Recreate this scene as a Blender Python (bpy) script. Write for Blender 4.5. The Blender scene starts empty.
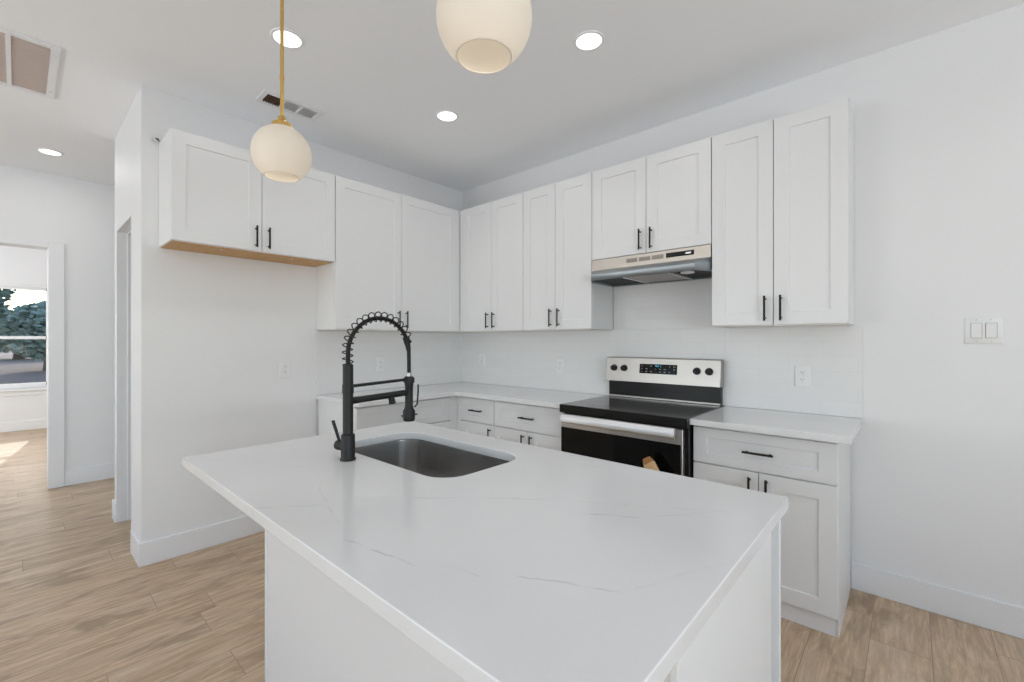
import bpy, bmesh, math, random
from mathutils import Vector, Matrix
random.seed(7)
PI = math.pi
SC = bpy.context.scene
COL = SC.collection

# ------------------------------------------------------------------ camera, sky, sun, exposure
cam_d = bpy.data.cameras.new('camera')
cam = bpy.data.objects.new('camera', cam_d); COL.objects.link(cam)
cam.location = (3.2389, -2.9238, 1.2839)
cam.rotation_euler = (PI/2, 0, 0.7384)
cam_d.sensor_width = 36.0
cam_d.lens = 444.3/1024*36
cam_d.shift_x = 0.006
cam_d.clip_start = 0.02
SC.camera = cam

world = bpy.data.worlds.new('sky'); SC.world = world; world.use_nodes = True
wn = world.node_tree.nodes; wl = world.node_tree.links
sky = wn.new('ShaderNodeTexSky'); sky.sky_type = 'NISHITA'; sky.sun_disc = False
sky.sun_elevation = math.radians(33); sky.sun_rotation = math.radians(-90)
wl.new(sky.outputs[0], wn['Background'].inputs[0]); wn['Background'].inputs[1].default_value = 0.9

def light(name, kind, loc, rot, energy, color=(1, 1, 1), **kw):
    d = bpy.data.lights.new(name, kind); d.energy = energy; d.color = color
    for k, v in kw.items(): setattr(d, k, v)
    o = bpy.data.objects.new(name, d); COL.objects.link(o); o.location = loc; o.rotation_euler = rot
    return o
sun = light('sun', 'SUN', (-20, 0, 15), (0, 0, 0), 4.5, (1, .95, .88), angle=0.009)
sun.rotation_euler = Vector((1, -.16, -.62)).to_track_quat('-Z', 'Y').to_euler()
# unseen fill lamps added for daylight behind the photographer and in the far room
FILL_TINT = (0.905, 0.955, 1.0)
for x, tilt, power in ((0.2, 1.2, 245), (3.6, 1.2, 55)):
    light('window_daylight', 'AREA', (x, -6.92, 1.0), (PI/2+tilt, 0, 0), power, FILL_TINT, shape='RECTANGLE', size=2.4, size_y=.9)
light('window_daylight', 'AREA', (6.32, -3.6, 1.0), (PI/2+1.22, 0, PI/2), 275, FILL_TINT, shape='RECTANGLE', size=3.0, size_y=.9)  # aimed upward so the ceiling spreads the added fill
light('window_daylight', 'AREA', (-4.4, -5.42, 1.4), (PI/2, 0, 0), 160, FILL_TINT, shape='RECTANGLE', size=1.6, size_y=1.6)  # added fill for the far room; this wall has no window

vs = SC.view_settings
vs.view_transform = 'Standard'; vs.look = 'None'; vs.gamma = 1.0; vs.use_curve_mapping = False
vs.exposure = -1.27
cy = SC.cycles
cy.use_denoising = True
cy.max_bounces = 12; cy.diffuse_bounces = 8; cy.glossy_bounces = 4; cy.transmission_bounces = 6; cy.transparent_max_bounces = 8
cy.sample_clamp_indirect = 6.0
cy.caustics_reflective = False; cy.caustics_refractive = False

# ------------------------------------------------------------------ materials
def mat(name, color, rough=.5, metal=0., spec=.5, **kw):
    m = bpy.data.materials.new(name); m.use_nodes = True
    b = m.node_tree.nodes['Principled BSDF']
    b.inputs['Base Color'].default_value = (*color, 1); b.inputs['Roughness'].default_value = rough
    b.inputs['Metallic'].default_value = metal; b.inputs['Specular IOR Level'].default_value = spec
    for k, v in kw.items():
        b.inputs[k].default_value = v
    return m
class NT:
    def __init__(s, m): s.m = m; s.n = m.node_tree.nodes; s.l = m.node_tree.links; s.b = s.n['Principled BSDF']
    def new(s, t, **kw):
        n = s.n.new(t)
        for k, v in kw.items(): setattr(n, k, v)
        return n
    def link(s, a, b): s.l.new(a, b)
    def obj(s, scale=(1, 1, 1), rot=(0, 0, 0), loc=(0, 0, 0), kind='Object'):
        tc = s.new('ShaderNodeTexCoord'); mp = s.new('ShaderNodeMapping')
        mp.inputs['Scale'].default_value = scale; mp.inputs['Rotation'].default_value = rot; mp.inputs['Location'].default_value = loc
        s.link(tc.outputs[kind], mp.inputs[0]); return mp.outputs[0]
    def noise(s, vec, scale, detail=3, rough=.5, dist=0):
        n = s.new('ShaderNodeTexNoise'); n.inputs['Scale'].default_value = scale; n.inputs['Detail'].default_value = detail
        n.inputs['Roughness'].default_value = rough; n.inputs['Distortion'].default_value = dist
        s.link(vec, n.inputs['Vector']); return n.outputs['Fac']
    def ramp(s, fac, stops):
        r = s.new('ShaderNodeValToRGB'); e = r.color_ramp.elements
        while len(e) < len(stops): e.new(.5)
        for i, (p, c) in enumerate(stops):
            e[i].position = p; e[i].color = (*c, 1) if isinstance(c, tuple) else (c, c, c, 1)
        s.link(fac, r.inputs[0]); return r.outputs[0]
    def mix(s, fac, a, b, mode='MIX'):
        n = s.new('ShaderNodeMix', data_type='RGBA', blend_type=mode)
        for sock, v in ((n.inputs[0], fac), (n.inputs[6], a), (n.inputs[7], b)):
            if isinstance(v, (int, float)): sock.default_value = v
            elif isinstance(v, tuple): sock.default_value = (*v, 1)
            else: s.link(v, sock)
        return n.outputs[2]
    def math(s, op, a, b=None):
        n = s.new('ShaderNodeMath', operation=op)
        for sock, v in ((n.inputs[0], a), (n.inputs[1], b)):
            if v is None: continue
            if isinstance(v, (int, float)): sock.default_value = v
            else: s.link(v, sock)
        return n.outputs[0]
    def bump(s, h, strength, dist=.002):
        n = s.new('ShaderNodeBump'); n.inputs['Strength'].default_value = strength; n.inputs['Distance'].default_value = dist
        s.link(h, n.inputs['Height']); s.link(n.outputs[0], s.b.inputs['Normal'])

M = {}
def paint(name, color, rough, bump=.04, scale=350):
    m = mat(name, color, rough); t = NT(m); v = t.obj(kind='Object')
    t.bump(t.noise(v, scale, 2), bump, .0006)
    c = t.noise(v, 1.3, 2)
    t.link(t.mix(t.ramp(c, [(.3, 0.), (.7, 1.)]), tuple(x*.985 for x in color), color), t.b.inputs['Base Color'])
    return m
M['wall'] = paint('wall_paint', (.79, .797, .807), .55)
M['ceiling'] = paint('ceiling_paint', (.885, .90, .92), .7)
M['trim'] = paint('trim_paint', (.80, .81, .825), .35, .02)
M['cab'] = paint('cabinet_paint', (.785, .792, .80), .36, .02)
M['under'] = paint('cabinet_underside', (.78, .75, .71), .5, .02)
M['plastic'] = mat('white_plastic', (.795, .80, .805), .3)
M['slot'] = mat('dark_slot', (.08, .08, .08), .5)
M['black'] = mat('matte_black_metal', (.003, .003, .003), .5, .06)
M['rubber'] = mat('black_rubber', (.006, .006, .006), .6, .2)
M['glass_black'] = mat('black_glass', (.003, .003, .003), .06, spec=.22)
M['cook'] = mat('cooktop_glass', (.065, .064, .064), .16)  # grey base colour stands for hood and wall reflected in black glass
M['enamel'] = mat('black_enamel', (.006, .006, .006), .22, spec=.3)
M['brass'] = mat('brushed_brass', (.70, .47, .15), .28, 1.0)
M['chrome'] = mat('chrome', (.8, .8, .8), .15, 1.0)
M['filter'] = mat('air_filter', (.56, .48, .44), .9)
M['duct'] = mat('brown_duct', (.10, .055, .03), .8)

def steel(name, color, rough, scale):
    m = mat(name, color, rough, 1.0); t = NT(m); v = t.obj(scale)
    g = t.noise(v, 22, 3)
    t.link(t.ramp(g, [(.3, rough*.93), (.7, rough*1.08)]), t.b.inputs['Roughness'])
    t.bump(g, .008, .0004)
    return m
M['steel'] = steel('stainless_steel', (.50, .475, .45), .34, (.4, 14, 14))
M['steel_sink'] = mat('sink_steel', (.47, .46, .45), .24, 1.0)
M['steel_bright'] = steel('bright_steel', (.86, .87, .88), .42, (.4, 14, 14))
M['steel_hood'] = steel('hood_steel', (.58, .53, .48), .42, (.4, 14, 14))  # warm tint in the colour stands for the floor reflected in the steel
M['steel_lip'] = steel('hood_lip_steel', (.36, .40, .43), .45, (.4, 14, 14))

def wood(name, c1, c2, scale, rough=.5):
    m = mat(name, c1, rough); t = NT(m); v = t.obj(scale)
    g = t.noise(v, 9, 5, .6, .6)
    t.link(t.mix(t.ramp(g, [(.3, 0.), (.7, 1.)]), c1, c2), t.b.inputs['Base Color'])
    return m
M['ply'] = wood('cabinet_plywood', (.50, .27, .09), (.60, .36, .14), (6, .8, 6))
M['board'] = wood('tan_wood', (.60, .38, .19), (.70, .48, .27), (1, 1, 12))
M['board_end'] = wood('brown_wood', (.34, .16, .05), (.44, .23, .08), (8, 8, 8))
M['bark'] = wood('bark', (.12, .09, .07), (.22, .18, .14), (4, 4, 1), .9)
M['grass_soil'] = wood('bare_soil', (.26, .19, .15), (.38, .29, .235), (1, 1, 1), .95)
M['leaf_dark'] = wood('leaves_dark', (.14, .20, .17), (.26, .34, .30), (3, 3, 3), .7)
M['leaf_mid'] = wood('leaves_mid', (.26, .36, .31), (.42, .50, .46), (3, 3, 3), .7)

# quartz with faint veins
def quartz():
    m = mat('white_quartz', (.8, .8, .8), .16); t = NT(m); v = t.obj()
    base = t.mix(t.ramp(t.noise(v, 2.2, 4, .55), [(.35, 0.), (.7, 1.)]), (.745, .750, .757), (.775, .780, .786))
    nz = t.new('ShaderNodeTexNoise'); nz.inputs['Scale'].default_value = 7; nz.inputs['Detail'].default_value = 4; t.link(v, nz.inputs['Vector'])
    vm = lambda op, a, b: (lambda n: ([t.link(q, n.inputs[k]) if hasattr(q, 'node') else setattr(n.inputs[k], 'default_value', q) for k, q in enumerate((a, b))], n)[1])(t.new('ShaderNodeVectorMath', operation=op))
    off = vm('MULTIPLY', vm('SUBTRACT', nz.outputs['Color'], (.5, .5, .5)).outputs[0], (.055, .055, 0)).outputs[0]
    p = vm('ADD', v, off).outputs[0]
    brk = t.ramp(t.noise(v, 16, 2), [(.40, .15), (.60, 1.)])
    tot = None
    for (x0, y0), (x1, y1), w, st in (((2.39, -2.480), (2.60, -2.455), .0032, .55), ((2.02, -2.36), (2.42, -2.480), .0026, .22), ((2.285, -2.258), (2.59, -2.009), .0026, .40),
            ((2.59, -2.02), (2.98, -1.78), .0024, .20), ((2.06, -2.58), (2.20, -2.40), .0028, .40), ((1.60, -2.43), (1.86, -2.30), .0030, .28),
            ((2.74, -2.36), (2.90, -2.27), .0028, .48), ((2.90, -2.27), (3.0, -2.05), .0022, .12), ((2.65, -2.06), (2.80, -1.97), .0028, .45), ((2.80, -1.97), (2.93, -1.80), .0026, .30),
            ((2.60, -2.42), (2.72, -2.40), .0022, .30), ((2.12, -1.99), (2.42, -1.68), .0024, .18), ((2.45, -1.72), (2.55, -1.62), .0030, .35), ((.30, -.30), (1.30, -.12), .004, .25), ((2.50, -.50), (3.0, -.15), .004, .25)):
        L_ = math.hypot(x1-x0, y1-y0); d = ((x1-x0)/L_, (y1-y0)/L_, 0); n_ = (-d[1], d[0], 0)
        q = vm('SUBTRACT', p, (x0, y0, 0)).outputs[0]
        al = vm('DOT_PRODUCT', q, d).outputs['Value']; pe = t.math('ABSOLUTE', vm('DOT_PRODUCT', q, n_).outputs['Value'])
        line = t.ramp(pe, [(0., st), (w, 0.)])
        frac = t.math('DIVIDE', al, L_)
        msk = t.ramp(frac, [(0., 0.), (.12, 1.), (.8, 1.), (1., 0.)])
        f = t.math('MULTIPLY', line, msk)
        tot = f if tot is None else t.math('MAXIMUM', tot, f)
    f = t.math('MULTIPLY', tot, brk)
    t.link(t.mix(f, base, (.36, .35, .34)), t.b.inputs['Base Color'])
    return m
M['quartz'] = quartz()

# glossy white wall tile (running bond), u runs along both walls
def tile():
    m = mat('glossy_white_tile', (.84, .84, .84), .22, spec=.3); t = NT(m)
    tc = t.new('ShaderNodeTexCoord'); sp = t.new('ShaderNodeSeparateXYZ'); t.link(tc.outputs['Object'], sp.inputs[0])
    cb = t.new('ShaderNodeCombineXYZ')
    t.link(t.math('SUBTRACT', sp.outputs[0], sp.outputs[1]), cb.inputs[0]); t.link(t.math('SUBTRACT', sp.outputs[2], .886), cb.inputs[1])
    br = t.new('ShaderNodeTexBrick'); t.link(cb.outputs[0], br.inputs['Vector'])
    br.inputs['Scale'].default_value = 1; br.inputs['Brick Width'].default_value = .305; br.inputs['Row Height'].default_value = .0785
    br.inputs['Mortar Size'].default_value = .0012; br.inputs['Mortar Smooth'].default_value = .3; br.offset = .5
    br.inputs['Color1'].default_value = (.775, .778, .782, 1); br.inputs['Color2'].default_value = (.757, .76, .765, 1); br.inputs['Mortar'].default_value = (.71, .72, .73, 1)
    t.link(br.outputs['Color'], t.b.inputs['Base Color'])
    wob = t.noise(cb.outputs[0], 9, 2)
    h = t.math('SUBTRACT', t.math('MULTIPLY', wob, .5), br.outputs['Fac'])
    t.bump(h, .22, .003)
    return m
M['tile'] = tile()

# oak-look plank floor, planks running along Y
def floor_mat():
    m = mat('oak_plank', (.5, .38, .26), .38); t = NT(m)
    tc = t.new('ShaderNodeTexCoord'); sp = t.new('ShaderNodeSeparateXYZ'); t.link(tc.outputs['Object'], sp.inputs[0])
    W = .196
    vx = t.math('ADD', sp.outputs[0], .027+W*60)
    row = t.math('FLOOR', t.math('DIVIDE', vx, W))
    wn = t.new('ShaderNodeTexWhiteNoise', noise_dimensions='1D'); t.link(row, wn.inputs['W'])
    u = t.math('ADD', t.math('MULTIPLY', sp.outputs[1], -1.), t.math('MULTIPLY', wn.outputs['Value'], 1.2))
    cb0 = t.new('ShaderNodeCombineXYZ'); t.link(u, cb0.inputs[0]); t.link(vx, cb0.inputs[1])
    br = t.new('ShaderNodeTexBrick'); t.link(cb0.outputs[0], br.inputs['Vector']); br.offset = 0
    br.inputs['Scale'].default_value = 1; br.inputs['Brick Width'].default_value = 1.2; br.inputs['Row Height'].default_value = W
    br.inputs['Mortar Size'].default_value = .0016; br.inputs['Mortar Smooth'].default_value = .2; br.inputs['Bias'].default_value = 0
    br.inputs['Color1'].default_value = (0, 0, 0, 1); br.inputs['Color2'].default_value = (1, 1, 1, 1); br.inputs['Mortar'].default_value = (.5, .5, .5, 1)
    sc = t.new('ShaderNodeSeparateColor'); t.link(br.outputs['Color'], sc.inputs[0]); rnd = sc.outputs[0]
    # each plank takes its own piece of grain
    cb = t.new('ShaderNodeCombineXYZ'); t.link(t.math('MULTIPLY', rnd, 37.0), cb.inputs[2])
    ad = t.new('ShaderNodeVectorMath', operation='ADD'); t.link(tc.outputs['Object'], ad.inputs[0]); t.link(cb.outputs[0], ad.inputs[1])
    def st(sx, sy):
        q = t.new('ShaderNodeMapping'); q.inputs['Scale'].default_value = (sx, sy, 1); t.link(ad.outputs[0], q.inputs[0]); return q.outputs[0]
    g1 = t.noise(st(11, 1.3), 2.0, 6, .66, 1.6)
    g2 = t.noise(st(55, 2.6), 2.0, 4, .62, .4)
    g3 = t.noise(st(4.5, 1.0), 1.5, 3, .5, .8)
    kn = t.noise(st(9, 3.2), .95, 3, .6, .5)
    base = t.mix(t.ramp(g1, [(.38, 0.), (.62, 1.)]), (.385, .264, .158), (.67, .505, .345))
    base = t.mix(t.math('MULTIPLY', t.ramp(g2, [(.36, 1.), (.56, 0.)]), .55), base, (.30, .215, .145))
    base = t.mix(t.math('MULTIPLY', t.ramp(g3, [(.52, 0.), (.74, 1.)]), .45), base, (.66, .545, .43))
    base = t.mix(t.math('MULTIPLY', t.ramp(kn, [(.545, 0.), (.66, 1.)]), .75), base, (.24, .165, .10))
    base = t.mix(.25, base, t.mix(rnd, (.41, .29, .18), (.70, .54, .39)))
    base = t.mix(t.math('MULTIPLY', br.outputs['Fac'], .7), base, (.22, .16, .11))
    t.link(base, t.b.inputs['Base Color'])
    h = t.math('SUBTRACT', t.math('MULTIPLY', g2, .25), br.outputs['Fac'])
    t.bump(h, .25, .0015)
    t.link(t.ramp(g1, [(.3, .47), (.7, .36)]), t.b.inputs['Roughness'])
    return m
M['floor'] = floor_mat()

def emit(name, color, strength):
    m = mat(name, color, .5); b = m.node_tree.nodes['Principled BSDF']
    b.inputs['Emission Color'].default_value = (*color, 1); b.inputs['Emission Strength'].default_value = strength
    return m
M['lens'] = emit('lit_lens', (1, .98, .95), 6.0)
M['bulb'] = emit('lit_bulb', (1, .88, .70), 1.6)
M['cyan'] = emit('clock_digits', (.1, .65, .9), 1.6)

def opal():
    m = bpy.data.materials.new('opal_glass'); m.use_nodes = True
    n = m.node_tree.nodes; l = m.node_tree.links
    b = n['Principled BSDF']; b.inputs['Base Color'].default_value = (.80, .76, .70, 1); b.inputs['Roughness'].default_value = .5; b.inputs['Specular IOR Level'].default_value = .25
    tr = n.new('ShaderNodeBsdfTranslucent'); tr.inputs[0].default_value = (.95, .88, .77, 1)
    mx = n.new('ShaderNodeMixShader'); mx.inputs[0].default_value = .28
    l.new(b.outputs[0], mx.inputs[1]); l.new(tr.outputs[0], mx.inputs[2]); l.new(mx.outputs[0], n['Material Output'].inputs[0])
    return m
M['opal'] = opal()
def pane_mat():
    m = bpy.data.materials.new('window_glass'); m.use_nodes = True
    n = m.node_tree.nodes; l = m.node_tree.links; n.remove(n['Principled BSDF'])
    tr = n.new('ShaderNodeBsdfTransparent'); tr.inputs[0].default_value = (.95, .97, .97, 1)
    gl = n.new('ShaderNodeBsdfGlossy'); gl.inputs[1].default_value = .02
    fr = n.new('ShaderNodeFresnel'); fr.inputs[0].default_value = 1.12
    mx = n.new('ShaderNodeMixShader'); l.new(fr.outputs[0], mx.inputs[0]); l.new(tr.outputs[0], mx.inputs[1]); l.new(gl.outputs[0], mx.inputs[2])
    l.new(mx.outputs[0], n['Material Output'].inputs[0]); return m
M['pane'] = pane_mat()

# ------------------------------------------------------------------ mesh helpers
def B(): return bmesh.new()
def box(bm, a, b):
    x0, y0, z0 = a; x1, y1, z1 = b
    v = [bm.verts.new(p) for p in ((x0,y0,z0),(x1,y0,z0),(x1,y1,z0),(x0,y1,z0),(x0,y0,z1),(x1,y0,z1),(x1,y1,z1),(x0,y1,z1))]
    for f in ((3,2,1,0),(4,5,6,7),(0,1,5,4),(1,2,6,5),(2,3,7,6),(3,0,4,7)): bm.faces.new([v[i] for i in f])
    return bm
def frame_of(d):
    d = d.normalized(); a = Vector((0, 0, 1)) if abs(d.z) < .9 else Vector((1, 0, 0))
    u = d.cross(a).normalized(); return u, d.cross(u).normalized()
def loops(bm, rings, close=True, cap=True):
    rs = [[bm.verts.new(p) for p in r] for r in rings]
    n = len(rs[0])
    for a, b in zip(rs, rs[1:]):
        for i in range(n if close else n-1):
            j = (i+1) % n
            bm.faces.new((a[i], a[j], b[j], b[i]))
    if cap:
        bm.faces.new(rs[0][::-1]); bm.faces.new(rs[-1])
    return bm
def cyl(bm, p0, p1, r0, r1=None, seg=20):
    p0 = Vector(p0); p1 = Vector(p1); r1 = r0 if r1 is None else r1
    u, w = frame_of(p1-p0)
    ring = lambda c, r: [c+(u*math.cos(2*PI*i/seg)+w*math.sin(2*PI*i/seg))*r for i in range(seg)]
    return loops(bm, [ring(p0, r0), ring(p1, r1)])
def lathe(bm, prof, c=(0, 0, 0), seg=32, cap=True):
    c = Vector(c)
    return loops(bm, [[c+Vector((r*math.cos(2*PI*i/seg), r*math.sin(2*PI*i/seg), z)) for i in range(seg)] for r, z in prof], cap=cap)
def sweep(path):
    P = [Vector(p) for p in path]; out = []; u = None
    for i, p in enumerate(P):
        d = (P[min(i+1, len(P)-1)]-P[max(i-1, 0)]).normalized()
        if u is None: u, w = frame_of(d)
        else:
            u = (u-d*u.dot(d)).normalized(); w = d.cross(u).normalized()
        out.append((p, u.copy(), w.copy()))
    return out
def tube(bm, path, r, seg=10):
    rad = r if isinstance(r, (list, tuple)) else [r]*len(path)
    return loops(bm, [[p+(u*math.cos(2*PI*i/seg)+w*math.sin(2*PI*i/seg))*k for i in range(seg)] for (p, u, w), k in zip(sweep(path), rad)])
def rrect(x0, x1, y0, y1, r, z, n=8):
    pts = []
    for cx, cy_, a in ((x1-r, y1-r, 0), (x0+r, y1-r, PI/2), (x0+r, y0+r, PI), (x1-r, y0+r, 1.5*PI)):
        for i in range(n+1):
            t = a+PI/2*i/n; pts.append(Vector((cx+r*math.cos(t), cy_+r*math.sin(t), z)))
    return pts
def prism_x(bm, prof, x0, x1, x0b=None):
    """profile in (y,z) swept along x"""
    return loops(bm, [[Vector((x0, y, z)) for y, z in prof], [Vector((x1, y, z)) for y, z in prof]])
def slab_hole(bm, outer, inner, z0, z1):
    def lp(pts, z): 
        vs_ = [bm.verts.new((p[0], p[1], z)) for p in pts]
        return vs_, [bm.edges.new((vs_[i], vs_[(i+1) % len(vs_)])) for i in range(len(vs_))]
    for z in (z0, z1):
        a, ea = lp(outer, z); b, eb = lp(inner, z)
        bmesh.ops.triangle_fill(bm, use_beauty=True, edges=ea+eb)
        if z == z0: la, lb = a, b
    for A, Bv in ((la, a), (lb, b)):
        for i in range(len(A)):
            j = (i+1) % len(A); bm.faces.new((A[i], A[j], Bv[j], Bv[i]))
    return bm
def shaker(bm, x0, x1, z0, z1, yb, yf, rail=.068, rec=.008, ch=.004, rz=None):
    """panel door: frame with a recessed flat centre; faces -y"""
    rz = rail if rz is None else rz; xi0, xi1, zi0, zi1 = x0+rail, x1-rail, z0+rz, z1-rz
    R = lambda a, b, c, d, y: [Vector((a, y, c)), Vector((b, y, c)), Vector((b, y, d)), Vector((a, y, d))]
    return loops(bm, [R(x0, x1, z0, z1, yb), R(x0, x1, z0, z1, yf), R(xi0, xi1, zi0, zi1, yf), R(xi0+ch*.3, xi1-ch*.3, zi0+ch*.3, zi1-ch*.3, yf+rec)])

def obj(name, bm, m, parent=None, bevel=0, kind=None, smooth=True, label=None):
    bmesh.ops.recalc_face_normals(bm, faces=bm.faces)
    me = bpy.data.meshes.new(name); bm.to_mesh(me); bm.free()
    o = bpy.data.objects.new(name, me); COL.objects.link(o)
    for mm in (m if isinstance(m, (list, tuple)) else (m,)): me.materials.append(mm)
    if smooth:
        me.shade_smooth(); me.set_sharp_from_angle(angle=math.radians(32))
    if bevel:
        b = o.modifiers.new('bevel', 'BEVEL'); b.width = bevel; b.segments = 2; b.limit_method = 'ANGLE'; b.angle_limit = math.radians(40)
    if parent: o.parent = parent
    if kind: o['kind'] = kind
    if label: o['label'] = label
    return o
def tag(o, label, cat, group=None):
    o['label'] = label; o['category'] = cat
    if group: o['group'] = group
    return o
def thing(name, label, cat, loc=(0, 0, 0), rz=0, group=None):
    o = bpy.data.objects.new(name, None); COL.objects.link(o); o.empty_display_size = .1
    o.location = loc; o.rotation_euler = (0, 0, rz); return tag(o, label, cat, group)
def dup(root, loc, label, rz=None):
    r = root.copy(); COL.objects.link(r); r.location = loc; r['label'] = label
    if rz is not None: r.rotation_euler = (0, 0, rz)
    for ch in list(root.children):
        c = ch.copy(); COL.objects.link(c); c.parent = r
        for g in ch.children:
            d = g.copy(); COL.objects.link(d); d.parent = c
    return r
def struct(name, boxes, m, parent=None, bevel=0):
    bm = B()
    for a, b in boxes: box(bm, a, b)
    return obj(name, bm, m, parent, bevel, None if parent else 'structure')

# ------------------------------------------------------------------ dimensions
H = 2.741; L = 2.45; C = .886; CT = .030; CB = C-CT
TOP = 2.434; UB = 1.367; FB = 1.830       # tops and bottoms of the wall cabinets
XE = 3.011; DU = .299; DBASE = .561; DCT = .611

# ------------------------------------------------------------------ the setting
struct('floor', [((-6.4, -7.1, -.1), (6.5, .12, 0))], M['floor'])
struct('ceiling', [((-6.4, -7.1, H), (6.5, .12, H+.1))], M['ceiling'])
struct('wall_right', [((-.12, 0, 0), (6.5, .12, H))], M['wall'])
struct('wall_left', [((-.12, -L, 0), (0, 0, H))], M['wall'])
struct('wall_pantry', [((-.31, -L, 0), (-.12, -L+.12, H)), ((-.91, -L, 2.062), (-.31, -L+.12, H)), ((-1.03, -L, 0), (-.91, 0, H))], M['wall'])
DX = -2.3
struct('wall_hall', [((DX-.12, -2.733, 0), (DX, .12, H)), ((DX-.12, -3.60, 2.104), (DX, -2.733, H)), ((DX-.12, -7, 0), (DX, -3.60, H))], M['wall'])
FX = -6.2
WY0, WY1, WZ0, WZ1 = -3.56, -2.57, .60, 2.10
struct('wall_far', [((FX-.15, WY1, 0), (FX, .12, H)), ((FX-.15, -7, 0), (FX, WY0, H)), ((FX-.15, WY0, 0), (FX, WY1, WZ0)), ((FX-.15, WY0, WZ1), (FX, WY1, H))], M['wall'])
struct('wall_bedroom', [((FX, -1.62, 0), (DX-.12, -1.5, H))], M['wall'])
def holed_x(y0, y1, xa, xb, holes):   # wall along x with window holes
    out = []; x = xa
    for h0, h1 in holes:
        out += [((x, y0, 0), (h0, y1, H)), ((h0, y0, 0), (h1, y1, .5)), ((h0, y0, 2.4), (h1, y1, H))]; x = h1
    return out+[((x, y0, 0), (xb, y1, H))]
struct('wall_back', holed_x(-7.1, -6.95, DX, 6.5, [(-1.0, 1.4), (2.4, 4.8)]), M['wall'])
struct('wall_side', [((6.35, -6.95, 0), (6.5, -5.1, H)), ((6.35, -5.1, 0), (6.5, -2.1, .5)), ((6.35, -5.1, 2.4), (6.5, -2.1, H)), ((6.35, -2.1, 0), (6.5, 0, H))], M['wall'])
struct('wall_bedroom_side', [((FX, -5.6, 0), (DX-.12, -5.48, H))], M['wall'])

BBH = .135; BT = .014
def lprism(name, pts):
    return obj(name, loops(B(), [[Vector((x, y, q)) for x, y in pts] for q in (0, BBH)]), M['trim'], bevel=.003, kind='structure')
lprism('baseboard_left', [(-.262, -L), (0, -L), (0, -1.436), (BT, -1.436), (BT, -L-BT), (-.262, -L-BT)])
lprism('baseboard_pantry', [(-.918, -L), (-1.03, -L), (-1.03, 0), (-1.03-BT, 0), (-1.03-BT, -L-BT), (-.918, -L-BT)])
struct('baseboard_right', [((XE, -BT, 0), (6.35, 0, BBH))], M['trim'], bevel=.003)
struct('baseboard_hall', [((DX, -2.645, 0), (DX+BT, 0, BBH)), ((DX, -6.95, 0), (DX+BT, -3.705, BBH))], M['trim'], bevel=.003)
struct('baseboard_far', [((FX, -5.48, 0), (FX+BT, -1.62, BBH))], M['trim'], bevel=.003)

# pantry opening: lining and stop
struct('trim_1', [((-.918, -L-.004, 0), (-.905, -L+.124, 2.068)), ((-.315, -L-.004, 0), (-.302, -L+.124, 2.068)), ((-.905, -L-.004, 2.055), (-.315, -L+.124, 2.068)),
                  ((-.905, -L+.055, 0), (-.893, -L+.09, 2.055)), ((-.327, -L+.055, 0), (-.315, -L+.09, 2.055)), ((-.893, -L+.055, 2.043), (-.327, -L+.09, 2.055))], M['trim'], bevel=.002)
# hall doorway: casing and jamb
struct('door_1', [((DX, -2.744, 0), (DX+.018, -2.645, 2.14)), ((DX, -3.705, 0), (DX+.018, -3.60, 2.14)), ((DX, -3.60, 2.092), (DX+.018, -2.744, 2.14)),
                  ((DX-.124, -2.749, 0), (DX+.004, -2.733, 2.104)), ((DX-.124, -3.60, 0), (DX+.004, -3.584, 2.104)), ((DX-.124, -3.584, 2.088), (DX+.004, -2.749, 2.104))], M['trim'], bevel=.003)

# far window: frame, two sashes, panes, sill
w = struct('window_1', [((FX-.10, WY0, WZ0), (FX-.02, WY0+.035, WZ1)), ((FX-.10, WY1-.035, WZ0), (FX-.02, WY1, WZ1)), ((FX-.10, WY0, WZ1-.035), (FX-.02, WY1, WZ1)), ((FX-.10, WY0, WZ0), (FX-.02, WY1, WZ0+.03))], M['trim'], bevel=.003)
zm = 1.33
def sash(z0, z1, x):
    a0, a1 = WY0+.035, WY1-.035
    s = struct('sash', [((x-.03, a0, z0), (x, a0+.035, z1)), ((x-.03, a1-.035, z0), (x, a1, z1)), ((x-.03, a0, z0), (x, a1, z0+.045)), ((x-.03, a0, z1-.04), (x, a1, z1))], M['trim'], w, .002)
    struct('pane', [((x-.018, a0+.03, z0+.04), (x-.012, a1-.03, z1-.035))], M['pane'], s)
sash(WZ0+.03, zm+.02, FX-.03); sash(zm-.02, WZ1-.035, FX-.062)
struct('sill', [((FX-.02, WY0-.05, WZ0-.03), (FX+.05, WY1+.05, WZ0)), ((FX, WY0-.03, WZ0-.10), (FX+.014, WY1+.03, WZ0-.03))], M['trim'], w, .003)
# frames of the unseen windows assumed behind the photographer
for i, (x0, x1) in enumerate(((-1.0, 1.4), (2.4, 4.8))):
    struct('window_%d' % (i+2), [((x0, -7.06, .5), (x0+.05, -6.99, 2.4)), ((x1-.05, -7.06, .5), (x1, -6.99, 2.4)), ((x0, -7.06, .5), (x1, -6.99, .55)), ((x0, -7.06, 2.35), (x1, -6.99, 2.4)), (((x0+x1)/2-.03, -7.06, .5), ((x0+x1)/2+.03, -6.99, 2.4))], M['trim'])
struct('window_4', [((6.39, -5.1, .5), (6.46, -5.05, 2.4)), ((6.39, -2.15, .5), (6.46, -2.1, 2.4)), ((6.39, -5.1, .5), (6.46, -2.1, .55)), ((6.39, -5.1, 2.35), (6.46, -2.1, 2.4)), ((6.39, -3.63, .5), (6.46, -3.57, 2.4))], M['trim'])

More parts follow.
